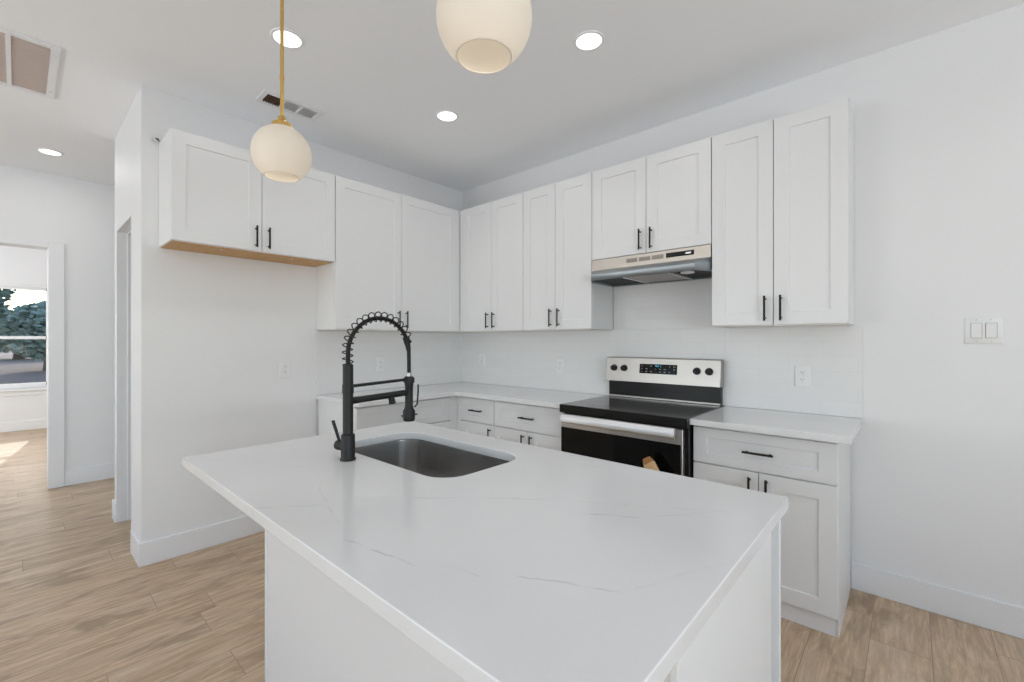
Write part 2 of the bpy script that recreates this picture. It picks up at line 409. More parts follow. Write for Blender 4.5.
# ------------------------------------------------------------------ cabinets
def pull(parent, x, z, vertical, yf, ln=.13):
    bm = B(); y = yf-.028; h = ln/2
    a, b = ((x, y, z-h), (x, y, z+h)) if vertical else ((x-h, y, z), (x+h, y, z))
    cyl(bm, a, b, .0055, seg=12)
    for s in (-.38, .38):
        q = (x, z+s*ln) if vertical else (x+s*ln, z)
        cyl(bm, (q[0], yf+.0005, q[1]), (q[0], y, q[1]), .0045, seg=10)
    return obj('pull', bm, M['black'], parent, .0008, label='black bar pull')
def door(root, x0, x1, z0, z1, yb, yf, pull_x, pull_z, rail=.068):
    d = obj('door', shaker(B(), x0, x1, z0, z1, yb, yf, rail), M['cab'], root, .0015)
    if pull_x is not None: pull(d, pull_x, pull_z, True, yf)
    return d
def drawer(root, x0, x1, z0, z1, yb, yf, px=None):
    d = obj('drawer_front', shaker(B(), x0, x1, z0, z1, yb, yf, .068, rz=.047), M['cab'], root, .0015)
    pull(d, (x0+x1)/2 if px is None else px, (z0+z1)/2, False, yf)
    return d
def wall_cabinet(label, loc, rz, width, z0, splits, group, fill=0, wood_bottom=False, right_skin=False):
    """splits: door boundaries in local x; local y=0 at the wall, -DU at the door faces"""
    r = thing('wall_cabinet', label, 'cabinet', loc, rz, group)
    bm = B(); box(bm, (0.0005, -(DU-.021), 0), (width-.0005, -.002, TOP-z0)); obj('carcass', bm, M['cab'], r, .001)
    bm = B(); box(bm, (.012, -(DU-.024), -.004), (width-.012, -.004, .001))
    bp = obj('bottom_panel', bm, M['ply'] if wood_bottom else M['under'], r, label='bare tan plywood underside' if wood_bottom else None)
    if wood_bottom:
        for q in (.28, .72):
            bm = B(); cyl(bm, (width*q, -.22, -.0065), (width*q, -.22, -.003), .006, seg=12); obj('screw_cap', bm, M['plastic'], bp)
    n = len(splits)-1
    for i in range(n):
        a, b = splits[i]+.0018, splits[i+1]-.0018
        px = b-.034 if i % 2 == 0 else a+.034
        door(r, a, b, .002, TOP-z0-.002, -(DU-.0195), -DU, px, .086)
    if fill:
        bm = B(); box(bm, fill_range(fill)[0], fill_range(fill)[1]); bm2 = bm
        obj('filler', bm2, M['cab'], r)
    return r
def fill_range(f):
    x0, x1, z1 = f
    return (x0, -(DU-.004), .002), (x1, -(DU-.022), z1)
G1 = 'white wall cabinets over the worktops'
wall_cabinet('short wide white wall cabinet with tan plywood underside over the empty fridge space', (0, -2.371, FB), PI/2, .925, FB, [0, .456, .925], G1, wood_bottom=True)
wall_cabinet('tall white two-door wall cabinet on the left wall beside the inside corner, behind the faucet', (0, -1.444, UB), PI/2, 1.444, UB, [0, .543, 1.108], G1, fill=(1.110, 1.147, TOP-UB-.002))
wall_cabinet('tall white two-door wall cabinet first right of the inside corner', (.300, 0, UB), 0, .728, UB, [.043, .385, .728], G1, fill=(.0, .041, TOP-UB-.002))
wall_cabinet('tall white two-door wall cabinet directly left of the range hood', (1.029, 0, UB), 0, .609, UB, [0, .304, .609], G1)
wall_cabinet('short white two-door wall cabinet directly above the range hood', (1.640, 0, FB), 0, .771, FB, [0, .386, .771], G1)
wall_cabinet('tall white two-door wall cabinet right of the range hood, last on the wall', (2.413, 0, UB), 0, .612, UB, [0, .303, .612], G1)

def base_cabinet(label, loc, rz, width, dr, doors, fill=None, x_off=0, side_full=True, single_pull_right=False):
    r = thing('base_cabinet', label, 'cabinet', loc, rz, 'white base cabinets along the walls')
    yc = -(DBASE-.019)
    bm = B(); box(bm, (.0005, yc, .0885 if False else .10), (width-.0005, -.016, CB-.001)); obj('carcass', bm, M['cab'], r, .001)
    bm = B(); box(bm, (.002, yc+.006, .0), (width-.0045, -.02, .088)); obj('toe_kick', bm, M['cab'], r)
    bm = B(); box(bm, (width-.004, yc, 0), (width-.0002, -.018, .0995)); obj('side_panel', bm, M['cab'], r)
    if fill:
        bm = B(); box(bm, (fill[0], -(DBASE-.004), .102), (fill[1], yc-.0005, .845)); obj('filler', bm, M['cab'], r)
    for a, b in dr: drawer(r, a+.002, b-.002, .664, .841, yc-.0005, -DBASE)
    for i, (a, b) in enumerate(doors):
        px = b-.036 if (i % 2 == 0) else a+.036
        door(r, a+.002, b-.002, .088, .657, yc-.0005, -DBASE, px, .657-.085)
    return r
base_cabinet('white base cabinet on the left wall under the worktop, behind the faucet', (0, -1.435, 0), PI/2, .872, [(0, .80)], [(0, .40), (.40, .80)], (.8015, .8775))
base_cabinet('narrow white base cabinet beside the inside corner, single drawer over single door', (.562, 0, 0), 0, .409, [(.045, .409)], [(.045, .409)], (-.004, .0435))
base_cabinet('wide white base cabinet directly left of the range, drawer over two doors', (.972, 0, 0), 0, .638, [(0, .638)], [(0, .319), (.319, .638)])
base_cabinet('white base cabinet right of the range, its right side panel exposed', (2.4035, 0, 0), 0, XE-2.4035, [(0, XE-2.4035)], [(0, .303), (.303, XE-2.4035)])

# worktops along the walls
def rect(bm, x0, x1, y0, y1): return box(bm, (x0, y0, CB), (x1, y1, C))
bm = B()
pts = [(.001, -.001), (.001, -1.444), (DCT, -1.444), (DCT, -DCT-.02), (DCT+.02, -DCT), (1.612, -DCT), (1.612, -.001)]
loops(bm, [[Vector((x, y, CB)) for x, y in pts], [Vector((x, y, C)) for x, y in pts]])
tag(obj('corner_countertop', bm, M['quartz'], bevel=.002), 'white quartz L-shaped worktop running round the inside corner to the range', 'countertop')
bm = B(); rect(bm, 2.4035, XE+.048, -DCT, -.001)
tag(obj('side_countertop', bm, M['quartz'], bevel=.002), 'short white quartz worktop right of the range under the last wall cabinet', 'countertop')

# tile backsplash
bm = B()
z0 = C+.001
box(bm, (.0005, -.009, z0), (1.6125, -.0005, UB-.002)); box(bm, (1.6125, -.009, .80), (2.403, -.0005, UB-.002)); box(bm, (2.403, -.009, z0), (XE+.048, -.0005, UB-.002))
box(bm, (1.645, -.009, UB-.002), (2.405, -.0005, 1.674))
tag(obj('tile_backsplash', bm, M['tile'], bevel=.001), 'glossy white subway tile backsplash running behind the electric range', 'backsplash')
bm = B(); box(bm, (.0005, -1.444, z0), (.009, -.0095, UB-.006))
tag(obj('tile_backsplash', bm, M['tile'], bevel=.001), 'short glossy white subway tile backsplash on the left wall behind the faucet arch', 'backsplash')

# ------------------------------------------------------------------ island
IX0, IX1, IY0, IY1 = 1.398, 3.010, -2.546, -1.601
bx0, bx1, by0, by1 = 1.447, 2.998, -2.300, -1.630
isl = thing('kitchen_island', 'white panelled kitchen island base under the big quartz top', 'kitchen island', ((bx0+bx1)/2, (by0+by1)/2, 0))
ox, oy = (bx0+bx1)/2, (by0+by1)/2
def ibox(name, a, b, bev=.0015):
    bm = B(); box(bm, (a[0]-ox, a[1]-oy, a[2]), (b[0]-ox, b[1]-oy, b[2])); return obj(name, bm, M['cab'], isl, bev)
ibox('back_panel', (bx0+.0185, by0+.004, 0), (bx1-.0125, by0+.022, CB-.001))
ibox('left_end_panel', (bx0, by0, 0), (bx0+.018, by1-.022, CB-.001))
ibox('right_end_panel', (bx1-.012, by0, 0), (bx1, -1.733, CB-.001))
ibox('right_side', (bx1-.055, by0+.0225, 0), (bx1-.038, by1-.022, CB-.001))
ibox('corner_stile', (bx1-.037, by1-.0215, 0), (bx1+.001, by1-.004, CB-.001))
ibox('front_rail', (bx0+.0005, by1-.0215, CB-.09), (bx1-.0385, by1-.002, CB-.001))
ibox('toe_kick', (bx0+.019, by1-.075, 0), (bx1-.031, by1-.06, .10))
ibox('cabinet_floor', (bx0+.019, by0+.023, .10), (bx1-.031, by1-.0225, .118))
for i in range(4):
    wd = (bx1-bx0-.03)/4; xa = bx0+.004+i*wd
    d = obj('door', shaker(B(), -wd/2+.002, wd/2-.002, .102, CB-.006 if False else .765, .0, -.019), M['cab'], isl, .0015)
    d.rotation_euler = (0, 0, PI); d.location = (xa+wd/2-ox, by1-.0005-oy-.021+.0, 0)
    pull(d, (wd/2-.036)*(-1 if i % 2 else 1), .68, True, -.019)

SX0, SX1, SY0, SY1 = 1.600, 2.262, -2.112, -1.748
bm = B()
slab_hole(bm, [(IX0, IY0), (IX1, IY0), (IX1, IY1), (IX0, IY1)], rrect(SX0, SX1, SY0, SY1, .09, 0), CB, C)
tag(obj('island_countertop', bm, M['quartz'], bevel=.002), 'large white quartz island top with faint grey veins and a sink cut-out', 'countertop')

# sink
sk = thing('kitchen_sink', 'stainless steel undermount sink basin set into the island top', 'sink', ((SX0+SX1)/2, (SY0+SY1)/2, CB-.21))
cx_, cy_ = (SX0+SX1)/2, (SY0+SY1)/2
def rr(d, z, r): return [p-Vector((cx_, cy_, CB-.21)) for p in rrect(SX0-d, SX1+d, SY0-d, SY1+d, r, z, 10)]
bm = B()
zt = CB-.0015
rings = [rr(.028, zt, .118), rr(.004, zt, .094), rr(.003, zt-.01, .093), rr(-.006, CB-.15, .085), rr(-.012, CB-.185, .08), rr(-.026, CB-.203, .07), rr(-.05, CB-.208, .05), rr(-.13, CB-.209, .02)]
loops(bm, rings, cap=False)
bm.faces.new([bm.verts.new(p) for p in rr(-.13, CB-.209, .02)])
bmesh.ops.remove_doubles(bm, verts=bm.verts, dist=1e-5)
s_ = obj('basin', bm, M['steel_sink'], sk)
sm = s_.modifiers.new('thickness', 'SOLIDIFY'); sm.thickness = .0012; sm.offset = -1 
bm = B(); lathe(bm, [(.055, .0015), (.055, .004), (.045, .005), (.038, .002), (.012, .0025), (.010, .006), (.0005, .007)], seg=28)
obj('drain', bm, M['chrome'], sk, label='chrome drain strainer')

# ------------------------------------------------------------------ faucet
FXc, FYc = 1.846, -2.179
fa = thing('spring_faucet', 'tall matte black spring pull-down faucet standing on the island beside the sink', 'faucet', (FXc, FYc, C))
z = lambda v: v-C
bm = B(); lathe(bm, [(.0258, 0), (.0258, .006), (.0228, .008), (.0228, .082), (.021, .086), (.0175, .088)], seg=28); obj('base_body', bm, M['black'], fa, .0008)
bm = B(); lathe(bm, [(.0168, .086), (.0168, .222), (.0188, .224), (.0188, .252), (.0168, .254), (.0170, .256), (.0170, .318), (.012, .322)], seg=28); obj('column', bm, M['black'], fa, .0006)
R = .122; zc = z(1.243)
arch = [Vector((0, 0, z(1.195)))]+[Vector((0, 0, z(1.21))), Vector((0, 0, z(1.225)))]
arch += [Vector((0, R-R*math.cos(t), zc+R*math.sin(t))) for t in [PI*i/36 for i in range(36)]]
arch = [p for p in arch]
end = Vector((0, 2*R, z(1.245)))
hose = arch+[Vector((0, 2*R, zc)), Vector((0, 2*R+.001, z(1.20))), Vector((0, 2*R+.001, z(1.150)))]
bm = B(); tube(bm, hose, .0072, 12); obj('hose', bm, M['rubber'], fa)
# spring wound round the hose up to the collar
fine = []
cl = arch[:-4]
for a, b in zip(cl, cl[1:]):
    n = max(2, int((b-a).length/.0012))
    fine += [a.lerp(b, i/n) for i in range(n)]
fr = sweep(fine); tot = len(fr); turns = 17
def sag(p):
    q = p-Vector((0, R, zc)); k = max(0., min(1., (p.z-zc+.03)/.09)); return q.normalized()*.0055*k
pth = [p+sag(p)+(u*math.cos(2*PI*turns*i/tot)+w_*math.sin(2*PI*turns*i/tot))*.0172 for i, (p, u, w_) in enumerate(fr)]
bm = B(); tube(bm, pth[::2], .0021, 6); obj('spring', bm, M['black'], fa, label='open black coil spring')
e0 = cl[-1]; e1 = arch[-1]
bm = B(); cyl(bm, e0-(e1-e0)*.1, e0+(e1-e0)*.55, .0135, .0115, 16); cyl(bm, e0+(e1-e0)*.55, e1+Vector((0, 0, -.006)), .0105, .0085, 16); cyl(bm, e0+(e1-e0)*.3+Vector((.006, 0, 0)), e0+(e1-e0)*.3+Vector((.018, .004, 0)), .006, seg=10)
obj('spring_collar', bm, M['black'], fa)
ye = 2*R+.001
hd = obj('spray_head', lathe(B(), [(.009, z(1.152)), (.0165, z(1.150)), (.0165, z(1.118)), (.0150, z(1.114)), (.0150, z(1.04)), (.0175, z(1.030)), (.0225, z(1.022)), (.0225, z(.992)), (.020, z(.984)), (.010, z(.983))], (0, ye, 0), 28), M['black'], fa, .0006)
bm = B(); tube(bm, [Vector((.012, ye+.016, z(1.035))), Vector((.015, ye+.026, z(1.045))), Vector((.016, ye+.030, z(1.09))), Vector((.016, ye+.030, z(1.12)))], .0032, 8); obj('trigger', bm, M['black'], hd)
bm = B(); M['ferrule'] = mat('satin_steel', (.45, .45, .45), .4, 1.0)
lathe(bm, [(.0095, z(1.165)), (.0095, z(1.151)), (.0002, z(1.151))], (0, ye, 0), 20); obj('hose_ferrule', bm, M['ferrule'], hd, label='small pale hose ferrule')
bm = B(); tube(bm, [Vector((0, .016, z(1.132))), Vector((0, ye-.012, z(1.140)))], .0055, 12)
lathe(bm, [(.0170, z(1.128)), (.0205, z(1.128)), (.0205, z(1.146)), (.0170, z(1.146)), (.0170, z(1.128))], (0, ye, 0), 24, cap=False)
obj('holder_arm', bm, M['black'], fa)
bm = B(); tube(bm, [Vector((0, .014, z(1.083))), Vector((0, .05, z(1.084))), Vector((0, ye-.016, z(1.091)))], [.0125, .0115, .0115], 16)
cyl(bm, (0, .165, z(1.088)), (0, .172, z(1.062)), .0115, .0115, 16); cyl(bm, (0, .1715, z(1.064)), (0, .1725, z(1.056)), .0128, .0125, 16)
obj('side_spout', bm, M['black'], fa)
bm = B(); cyl(bm, (-.020, 0, .042), (-.060, -.004, .042), .0165, .0175, 24); kb = obj('valve_body', bm, M['black'], fa, .001)
bm = B(); cyl(bm, (-.050, -.004, .054), (-.078, -.014, .124), .0050, .0058, 12); obj('lever', bm, M['black'], kb)

# ------------------------------------------------------------------ range
RX0, RX1 = 1.620, 2.3985
rg = thing('electric_range', 'freestanding stainless electric range with black glass top between the base cabinets', 'stove', ((RX0+RX1)/2, -.33, 0))
rw = (RX1-RX0)/2
def P(name, bm, m, parent=rg, bev=.0015, label=None): 
    bmesh.ops.translate(bm, verts=bm.verts, vec=(0, .33, 0)); return obj(name, bm, m, parent, bev, label=label)
bm = B(); box(bm, (-rw+.002, -.60, .02), (rw-.002, -.025, .862)); P('body', bm, M['enamel'])
bm = B(); box(bm, (-rw-.0035, -.640, .868), (rw+.0035, -.012, .8905)); ck = P('cooktop', bm, M['cook'], bev=.003, label='dark grey glass cooktop')
bm = B(); box(bm, (-rw-.0035, -.6415, .840), (rw+.0035, -.605, .8675)); box(bm, (-rw-.0035, -.6425, .8675), (rw+.0035, -.6405, .8890)); P('cooktop_edge', bm, M['enamel'], ck, .001, label='black front edge')
M['ring'] = mat('burner_mark', (.05, .05, .052), .12)
for (x, y, r) in ((-.19, -.20, .075), (.19, -.20, .095), (-.19, -.46, .105), (.19, -.46, .075)):
    bm = B(); lathe(bm, [(r, .8904), (r, .8909), (r-.004, .8909), (r-.004, .8904), (r, .8904)], (x, y, 0), 40, cap=False); P('burner_ring', bm, M['ring'], ck, 0)
bm = B(); box(bm, (-rw+.012, -.052, .891), (rw-.010, -.011, 1.012)); P('backguard', bm, M['enamel'], bev=.002, label='black lower backguard')
bm = B(); box(bm, (-rw+.014, -.060, .893), (rw-.012, -.053, .903)); P('backguard_trim', bm, M['steel'], bev=.001)
bm = B(); prism_x(bm, [(-.088, 1.004), (-.011, 1.004), (-.011, 1.170), (-.062, 1.170), (-.068, 1.166)], -rw+.003, rw-.003); cp = P('control_panel', bm, M['steel'], bev=.002, label='brushed stainless control panel')
# the face of the panel leans back a little
def face_y(zz): return -.088+(zz-1.004)/(1.166-1.004)*.020
zk = 1.096
for x in (-.322, -.245, .247, .320):
    bm = B(); y = face_y(zk); cyl(bm, (x, y+.001, zk), (x, y-.006, zk), .0235, .0225, 24); cyl(bm, (x, y-.006, zk), (x, y-.026, zk), .0195, .0175, 24); box(bm, (x-.004, y-.032, zk-.017), (x+.004, y-.02, zk+.017))
    P('control_knob', bm, M['black'], cp, .001, 'black round control knob')
bm = B(); prism_x(bm, [(face_y(1.066)-.0015, 1.066), (face_y(1.066)+.003, 1.066), (face_y(1.130)+.003, 1.130), (face_y(1.130)-.0015, 1.130)], -.132, .124); dp = P('display_panel', bm, M['glass_black'], rg, .001, 'black touch display panel with blue clock digits')
bm = B()
M['mark'] = mat('grey_print', (.45, .45, .45), .5)
for i in range(8):
    for j in range(3):
        x = -.113+i*.0312; zz = 1.079+j*.0185
        if 2 < i < 5 and j == 2: continue
        if (i+j) % 4 == 3: continue
        y = face_y(zz)-.0016; ww = .006 if (i*7+j*3) % 3 else .003
        bm = B(); box(bm, (x-ww, y-.0004, zz-.0018), (x+ww, y, zz+.0018)); P('touch_key', bm, M['mark'], dp, 0)
bm = B()
for k, segs in enumerate(('abcdfg', 'abged', 'bc')):
    x = -.016+k*.014; zz = 1.116; y = face_y(zz)-.0016; hw, hh, tk = .0045, .0075, .0013
    S_ = {'a': (-hw, hh-tk, hw, hh), 'g': (-hw, -tk/2, hw, tk/2), 'd': (-hw, -hh, hw, -hh+tk), 'b': (hw-tk, 0, hw, hh), 'c': (hw-tk, -hh, hw, 0), 'f': (-hw, 0, -hw+tk, hh), 'e': (-hw, -hh, -hw+tk, 0)}
    for s in segs:
        a, b, c, d = S_[s]; box(bm, (x+a, y-.0004, zz+b), (x+c, y, zz+d))
P('clock_digits', bm, M['cyan'], dp, 0)
# small heating-zone marks above the knobs
for x in (-.322, -.245, .247, .320):
    y = face_y(1.134); bm = B()
    cyl(bm, (x, y-.0008, 1.136), (x, y+.0005, 1.136), .0035, seg=12); P('zone_mark', bm, M['mark'], cp, 0)
# oven door
bm = B(); box(bm, (-rw+.006, -.634, .215), (rw-.020, -.602, .828)); od = P('oven_door', bm, M['steel'], bev=.003)
bm = B(); box(bm, (-rw+.006, -.6385, .225), (rw-.030, -.6335, .750)); P('door_glass', bm, M['glass_black'], od, .001, 'black oven door glass')
bm = B()
prism_x(bm, [(-.646, .836), (-.660, .834), (-.669, .822), (-.673, .806), (-.672, .790), (-.664, .780), (-.648, .779), (-.648, .786), (-.660, .790), (-.662, .806), (-.658, .820), (-.646, .828)], -rw+.022, rw-.052)
for x in (-rw+.04, rw-.075): box(bm, (x-.014, -.655, .788), (x+.014, -.6335, .826))
P('oven_handle', bm, M['steel_bright'], od, .0015, 'broad bright steel door handle')
bm = B(); box(bm, (-rw+.006, -.632, .045), (rw-.020, -.602, .208)); P('storage_drawer', bm, M['steel'], bev=.003)
for x in (-rw+.05, rw-.05):
    for y in (-.56, -.08): bm = B(); cyl(bm, (x, y, 0), (x, y, .021), .018, seg=14); P('foot', bm, M['rubber'])

# board leaning on the oven door
bd = thing('wood_board', 'tan wooden board end leaning against the black oven door behind the island', 'board', (2.62, -.78, 0))
a = Vector((2.215, -.706, .672))-Vector((2.62, -.78, 0)); b = Vector((.02, -.02, .022))
dr_ = (a-b).normalized(); sd = dr_.cross(Vector((0, 1, 0))).normalized(); nn = sd.cross(dr_).normalized()
def plank(c0, c1, w0, w1, t):
    bm = B(); loops(bm, [[c+sd*s*w+nn*q*t for s, q, w in ((-1, -1, w_), (1, -1, w_), (1, 1, w_), (-1, 1, w_))] for c, w_ in ((c0, w0), (c1, w1))]); return bm
obj('plank', plank(b, a-dr_*.03, .030, .030, .012), M['board'], bd, .002)
obj('tip', plank(a-dr_*.03, a, .030, .018, .012), M['board_end'], bd, .003, label='darker brown rounded tip')

# ------------------------------------------------------------------ range hood
hd_ = thing('range_hood', 'stainless under-cabinet range hood with sloping lip above the stove', 'range hood', (2.0255, 0, 1.677))
zz = lambda v: v-1.677
hx = .3840
def hull(name, bm, m, parent=hd_, bev=.001, label=None): return obj(name, bm, m, parent, bev, label=label)
bm = B(); box(bm, (-hx, -.300, zz(1.757)), (hx, -.010, zz(1.8285))); hs = hull('housing', bm, M['steel_hood'])
# tapered visor: sides, sloped top and front lip (open underneath)
def V3(*p): return Vector(p)
bm = B()
iy = .330
top_ = [V3(-hx, -.300, zz(1.757)), V3(hx, -.300, zz(1.757))]
f1 = [V3(-iy, -.400, zz(1.717)), V3(iy, -.400, zz(1.717))]
f2 = [V3(-iy, -.402, zz(1.677)), V3(iy, -.402, zz(1.677))]
vv = [bm.verts.new(p) for p in top_+f1+f2]
bm.faces.new((vv[0], vv[1], vv[3], vv[2])); bm.faces.new((vv[2], vv[3], vv[5], vv[4]))
bk = [bm.verts.new(p) for p in (V3(-hx, -.010, zz(1.757)), V3(-hx, -.010, zz(1.677)), V3(hx, -.010, zz(1.757)), V3(hx, -.010, zz(1.677)), V3(-hx, -.300, zz(1.677)), V3(hx, -.300, zz(1.677)))]
bm.faces.new((bk[0], vv[0], bk[4], bk[1])); bm.faces.new((vv[0], vv[2], vv[4], bk[4]))
bm.faces.new((vv[1], bk[2], bk[3], bk[5])); bm.faces.new((vv[3], vv[1], bk[5], vv[5]))
bm.faces.new((bk[2], bk[0], bk[1], bk[3]))
vz = hull('visor', bm, M['steel_lip'], bev=0)
sm = vz.modifiers.new('thickness', 'SOLIDIFY'); sm.thickness = .003; sm.offset = -1
bm = B(); loops(bm, [[V3(-iy+.006, -.394, q), V3(iy-.006, -.394, q), V3(hx-.006, -.296, q), V3(hx-.006, -.016, q), V3(-hx+.006, -.016, q), V3(-hx+.006, -.296, q)] for q in (zz(1.688), zz(1.706))])
hull('inner_pan', bm, M['rubber'], label='black recessed underside')
M['mesh'] = steel('filter_mesh', (.40, .37, .36), .5, (14, 14, 1))
bm = B(); box(bm, (-.105, -.375, zz(1.680)), (.175, -.03, zz(1.6875))); fl = hull('grease_filter', bm, M['mesh'])
for x in (-.110, .178):
    bm = B(); box(bm, (x-.006, -.385, zz(1.677)), (x+.006, -.02, zz(1.6875))); hull('filter_rail', bm, M['steel_bright'], fl)
bm = B(); cyl(bm, (.255, -.30, zz(1.679)), (.255, -.30, zz(1.6875)), .038, .038, 24); hull('lamp_lens', bm, M['plastic'])
for i in range(3):
    bm = B(); xa = -.130+i*.085; box(bm, (xa, -.3015, zz(1.783)), (xa+.072, -.299, zz(1.808))); hull('vent_slot', bm, mat('slot_grey', (.30, .27, .24), .5) if i == 0 else bpy.data.materials['slot_grey'], hs, 0, 'grey vent slot')
bm = B(); box(bm, (.128, -.3025, zz(1.783)), (.292, -.299, zz(1.811))); sp_ = hull('switch_panel', bm, M['enamel'], hd_, .001, 'black switch strip')
for xa in (.205, .245):
    bm = B(); box(bm, (xa, -.305, zz(1.792)), (xa+.030, -.302, zz(1.802))); hull('rocker_switch', bm, M['steel_bright'] if xa > .22 else M['black'], sp_, .0008)

# ------------------------------------------------------------------ outlets and switch
M['screw'] = mat('painted_screw', (.6, .6, .6), .5)
def outlet(label, loc, rz, slots=True):
    r = thing('wall_outlet', label, 'outlet', loc, rz, 'white duplex outlets')
    bm = B(); loops(bm, [[V3(x, y, q) for x, q in ((-a_, -b_), (a_, -b_), (a_, b_), (-a_, b_))] for a_, b_, y in ((.037, .060, 0), (.037, .060, -.003), (.033, .056, -.006))]); obj('cover_plate', bm, M['plastic'], r)
    for s in (-1, 1):
        bm = B(); loops(bm, [[p_ for p_ in [V3(q.x, y, q.y+s*.0195) for q in rrect(-.0165, .0165, -.014, .014, .008, 0, 4)]] for y in (-.005, -.0085)])
        f = obj('receptacle', bm, M['plastic'], r, .0005)
        bm = B(); box(bm, (-.0075, -.0089, s*.0195-.001), (-.0055, -.0084, s*.0195+.008)); box(bm, (.0055, -.0089, s*.0195-.001), (.0075, -.0084, s*.0195+.007)); cyl(bm, (0, -.0089, s*.0195-.0065), (0, -.0084, s*.0195-.0065), .0022, seg=8)
        obj('slots', bm, M['slot'], f, label='dark plug slots')
    bm = B(); cyl(bm, (0, -.0055, 0), (0, -.0068, 0), .003, seg=10); obj('screw', bm, M['chrome'], r)
    return r
outlet('white outlet on the bare left wall in the empty fridge space', (.0005, -1.664, 1.085), PI/2)
outlet('white outlet on the left backsplash seen inside the faucet arch', (.0095, -.910, 1.088), PI/2)
outlet('white outlet on the backsplash just right of the inside corner', (.289, -.0095, 1.105), 0)
outlet('white outlet on the backsplash left of the range back panel', (1.174, -.0095, 1.086), 0)
outlet('white outlet on the backsplash right of the range', (2.800, -.0095, 1.090), 0)
sw = thing('light_switch', 'white double rocker light switch on the bare right wall', 'light switch', (3.483, -.0005, 1.331))
bm = B(); loops(bm, [[V3(x, y, q) for x, q in ((-a_, -b_), (a_, -b_), (a_, b_), (-a_, b_))] for a_, b_, y in ((.060, .060, 0), (.060, .060, -.003), (.055, .055, -.006))]); obj('cover_plate', bm, M['plastic'], sw)
for x in (-.023, .023):
    bm = B(); box(bm, (x-.0185, -.0068, -.0345), (x+.0185, -.005, .0345)); fr_ = obj('rocker_frame', bm, mat('switch_gap', (.42, .42, .42), .5), sw)
    bm = B(); loops(bm, [[V3(x-.0165, -.006, -.0325), V3(x+.0165, -.006, -.0325), V3(x+.0165, -.006, .0325), V3(x-.0165, -.006, .0325)], [V3(x-.0165, -.0085, -.0325), V3(x+.0165, -.0085, -.0325), V3(x+.0165, -.012, .0325), V3(x-.0165, -.012, .0325)]]); obj('rocker', bm, M['plastic'], sw, .0008)
    for q in (-.0485, .0485):
        bm = B(); cyl(bm, (x, -.0055, q), (x, -.0068, q), .0028, seg=10); obj('screw', bm, M['screw'], sw)

# small fitting at the top of the fridge-space cabinet
bm = B(); cyl(bm, (0, 0, 0), (.028, 0, 0), .010, .013, 14)
fi = thing('pipe_stub', 'small chrome pipe stub in the left wall at the top of the short wide cabinet', 'pipe fitting', (.0, -2.392, 2.448))
obj('stub', bm, M['chrome'], fi); bm = B(); tube(bm, [V3(.024, 0, .004), V3(.034, .012, .0), V3(.036, .016, -.012)], .004, 8); obj('hook_end', bm, M['slot'], fi, label='dark bent end')

# ------------------------------------------------------------------ ceiling fixtures
def downlight(label, x, y, power):
    r = thing('recessed_light', label, 'ceiling light', (x, y, H), 0, 'round recessed ceiling lights')
    bm = B(); lathe(bm, [(.060, -.002), (.062, -.006), (.072, -.005), (.075, 0), (.060, 0)], seg=36, cap=False); obj('trim_ring', bm, M['trim'], r)
    bm = B(); lathe(bm, [(.061, -.0005), (.061, -.0030)], seg=36); obj('lens', bm, M['lens'], r, label='glowing white lens')
    lp = light('lamp', 'AREA', (0, 0, -.012), (0, 0, 0), power, (1, .985, .96), shape='DISK', size=.13); lp.parent = r
    return r
downlight('bright round recessed ceiling light beside the brass pendant rod', 1.021, -2.050, 3.2)
downlight('bright round recessed ceiling light to the right of the cropped pendant globe', 2.086, -1.058, 3.2)
downlight('bright round recessed ceiling light nearest the inside corner', 1.023, -1.054, 3.2)
downlight('bright round recessed ceiling light over the hallway at left', -1.66, -2.756, 5)

# supply register: frame and three banks of slats
x0, x1, y0, y1 = .330, .465, -1.950, -1.618
rgx = thing('ceiling_vent', 'small white three-section air register in the ceiling behind the pendant rod', 'vent', ((x0+x1)/2, (y0+y1)/2, H))
hw, hl = (x1-x0)/2, (y1-y0)/2
bm = B(); slab_hole(bm, [(-hw-.012, -hl-.012), (hw+.012, -hl-.012), (hw+.012, hl+.012), (-hw-.012, hl+.012)], [V3(-hw+.016, -hl+.016, 0), V3(hw-.016, -hl+.016, 0), V3(hw-.016, hl-.016, 0), V3(-hw+.016, hl-.016, 0)], -.007, 0)
obj('frame', bm, M['trim'], rgx, .002)
bm = B(); box(bm, (-hw+.014, -hl+.014, -.0015), (hw-.014, hl-.014, 0)); obj('duct_opening', bm, M['duct'], rgx, label='dark brown duct behind slats')
bm = B(); box(bm, (-hw+.015, -hl+.016+(2*hl-.032)/3, -.0026), (hw-.015, hl-.015, -.0016)); obj('damper', bm, mat('damper_grey', (.42, .42, .42), .5), rgx, label='grey damper plate')
seg_l = (2*hl-.032)/3
for k in range(3):
    ya = -hl+.016+k*seg_l; bm = B()
    n = 7 if k == 0 else 9
    for i in range(n):
        yy = ya+.004+(seg_l-.008)*(i+.5)/n
        if k == 0:
            box(bm, (-hw+.016, yy-.0018, -.009), (hw-.016, yy+.0018, -.002))
        else:
            t_ = .0056
            loops(bm, [[V3(x, yy-t_, -.0085), V3(x, yy-t_+.0014, -.0085), V3(x, yy+t_, -.003), V3(x, yy+t_-.0014, -.003)] for x in (-hw+.016, hw-.016)])
    if k == 0:
        for i in range(5):
            xx = -hw+.02+(2*hw-.04)*(i+.5)/5; box(bm, (xx-.0012, ya+.004, -.006), (xx+.0012, ya+seg_l-.004, -.002))
    if k: box(bm, (-hw+.016, ya-.004, -.009), (hw-.016, ya+.004, -.001))
    obj('slat_bank', bm, M['trim'] if k else M['duct'], rgx)

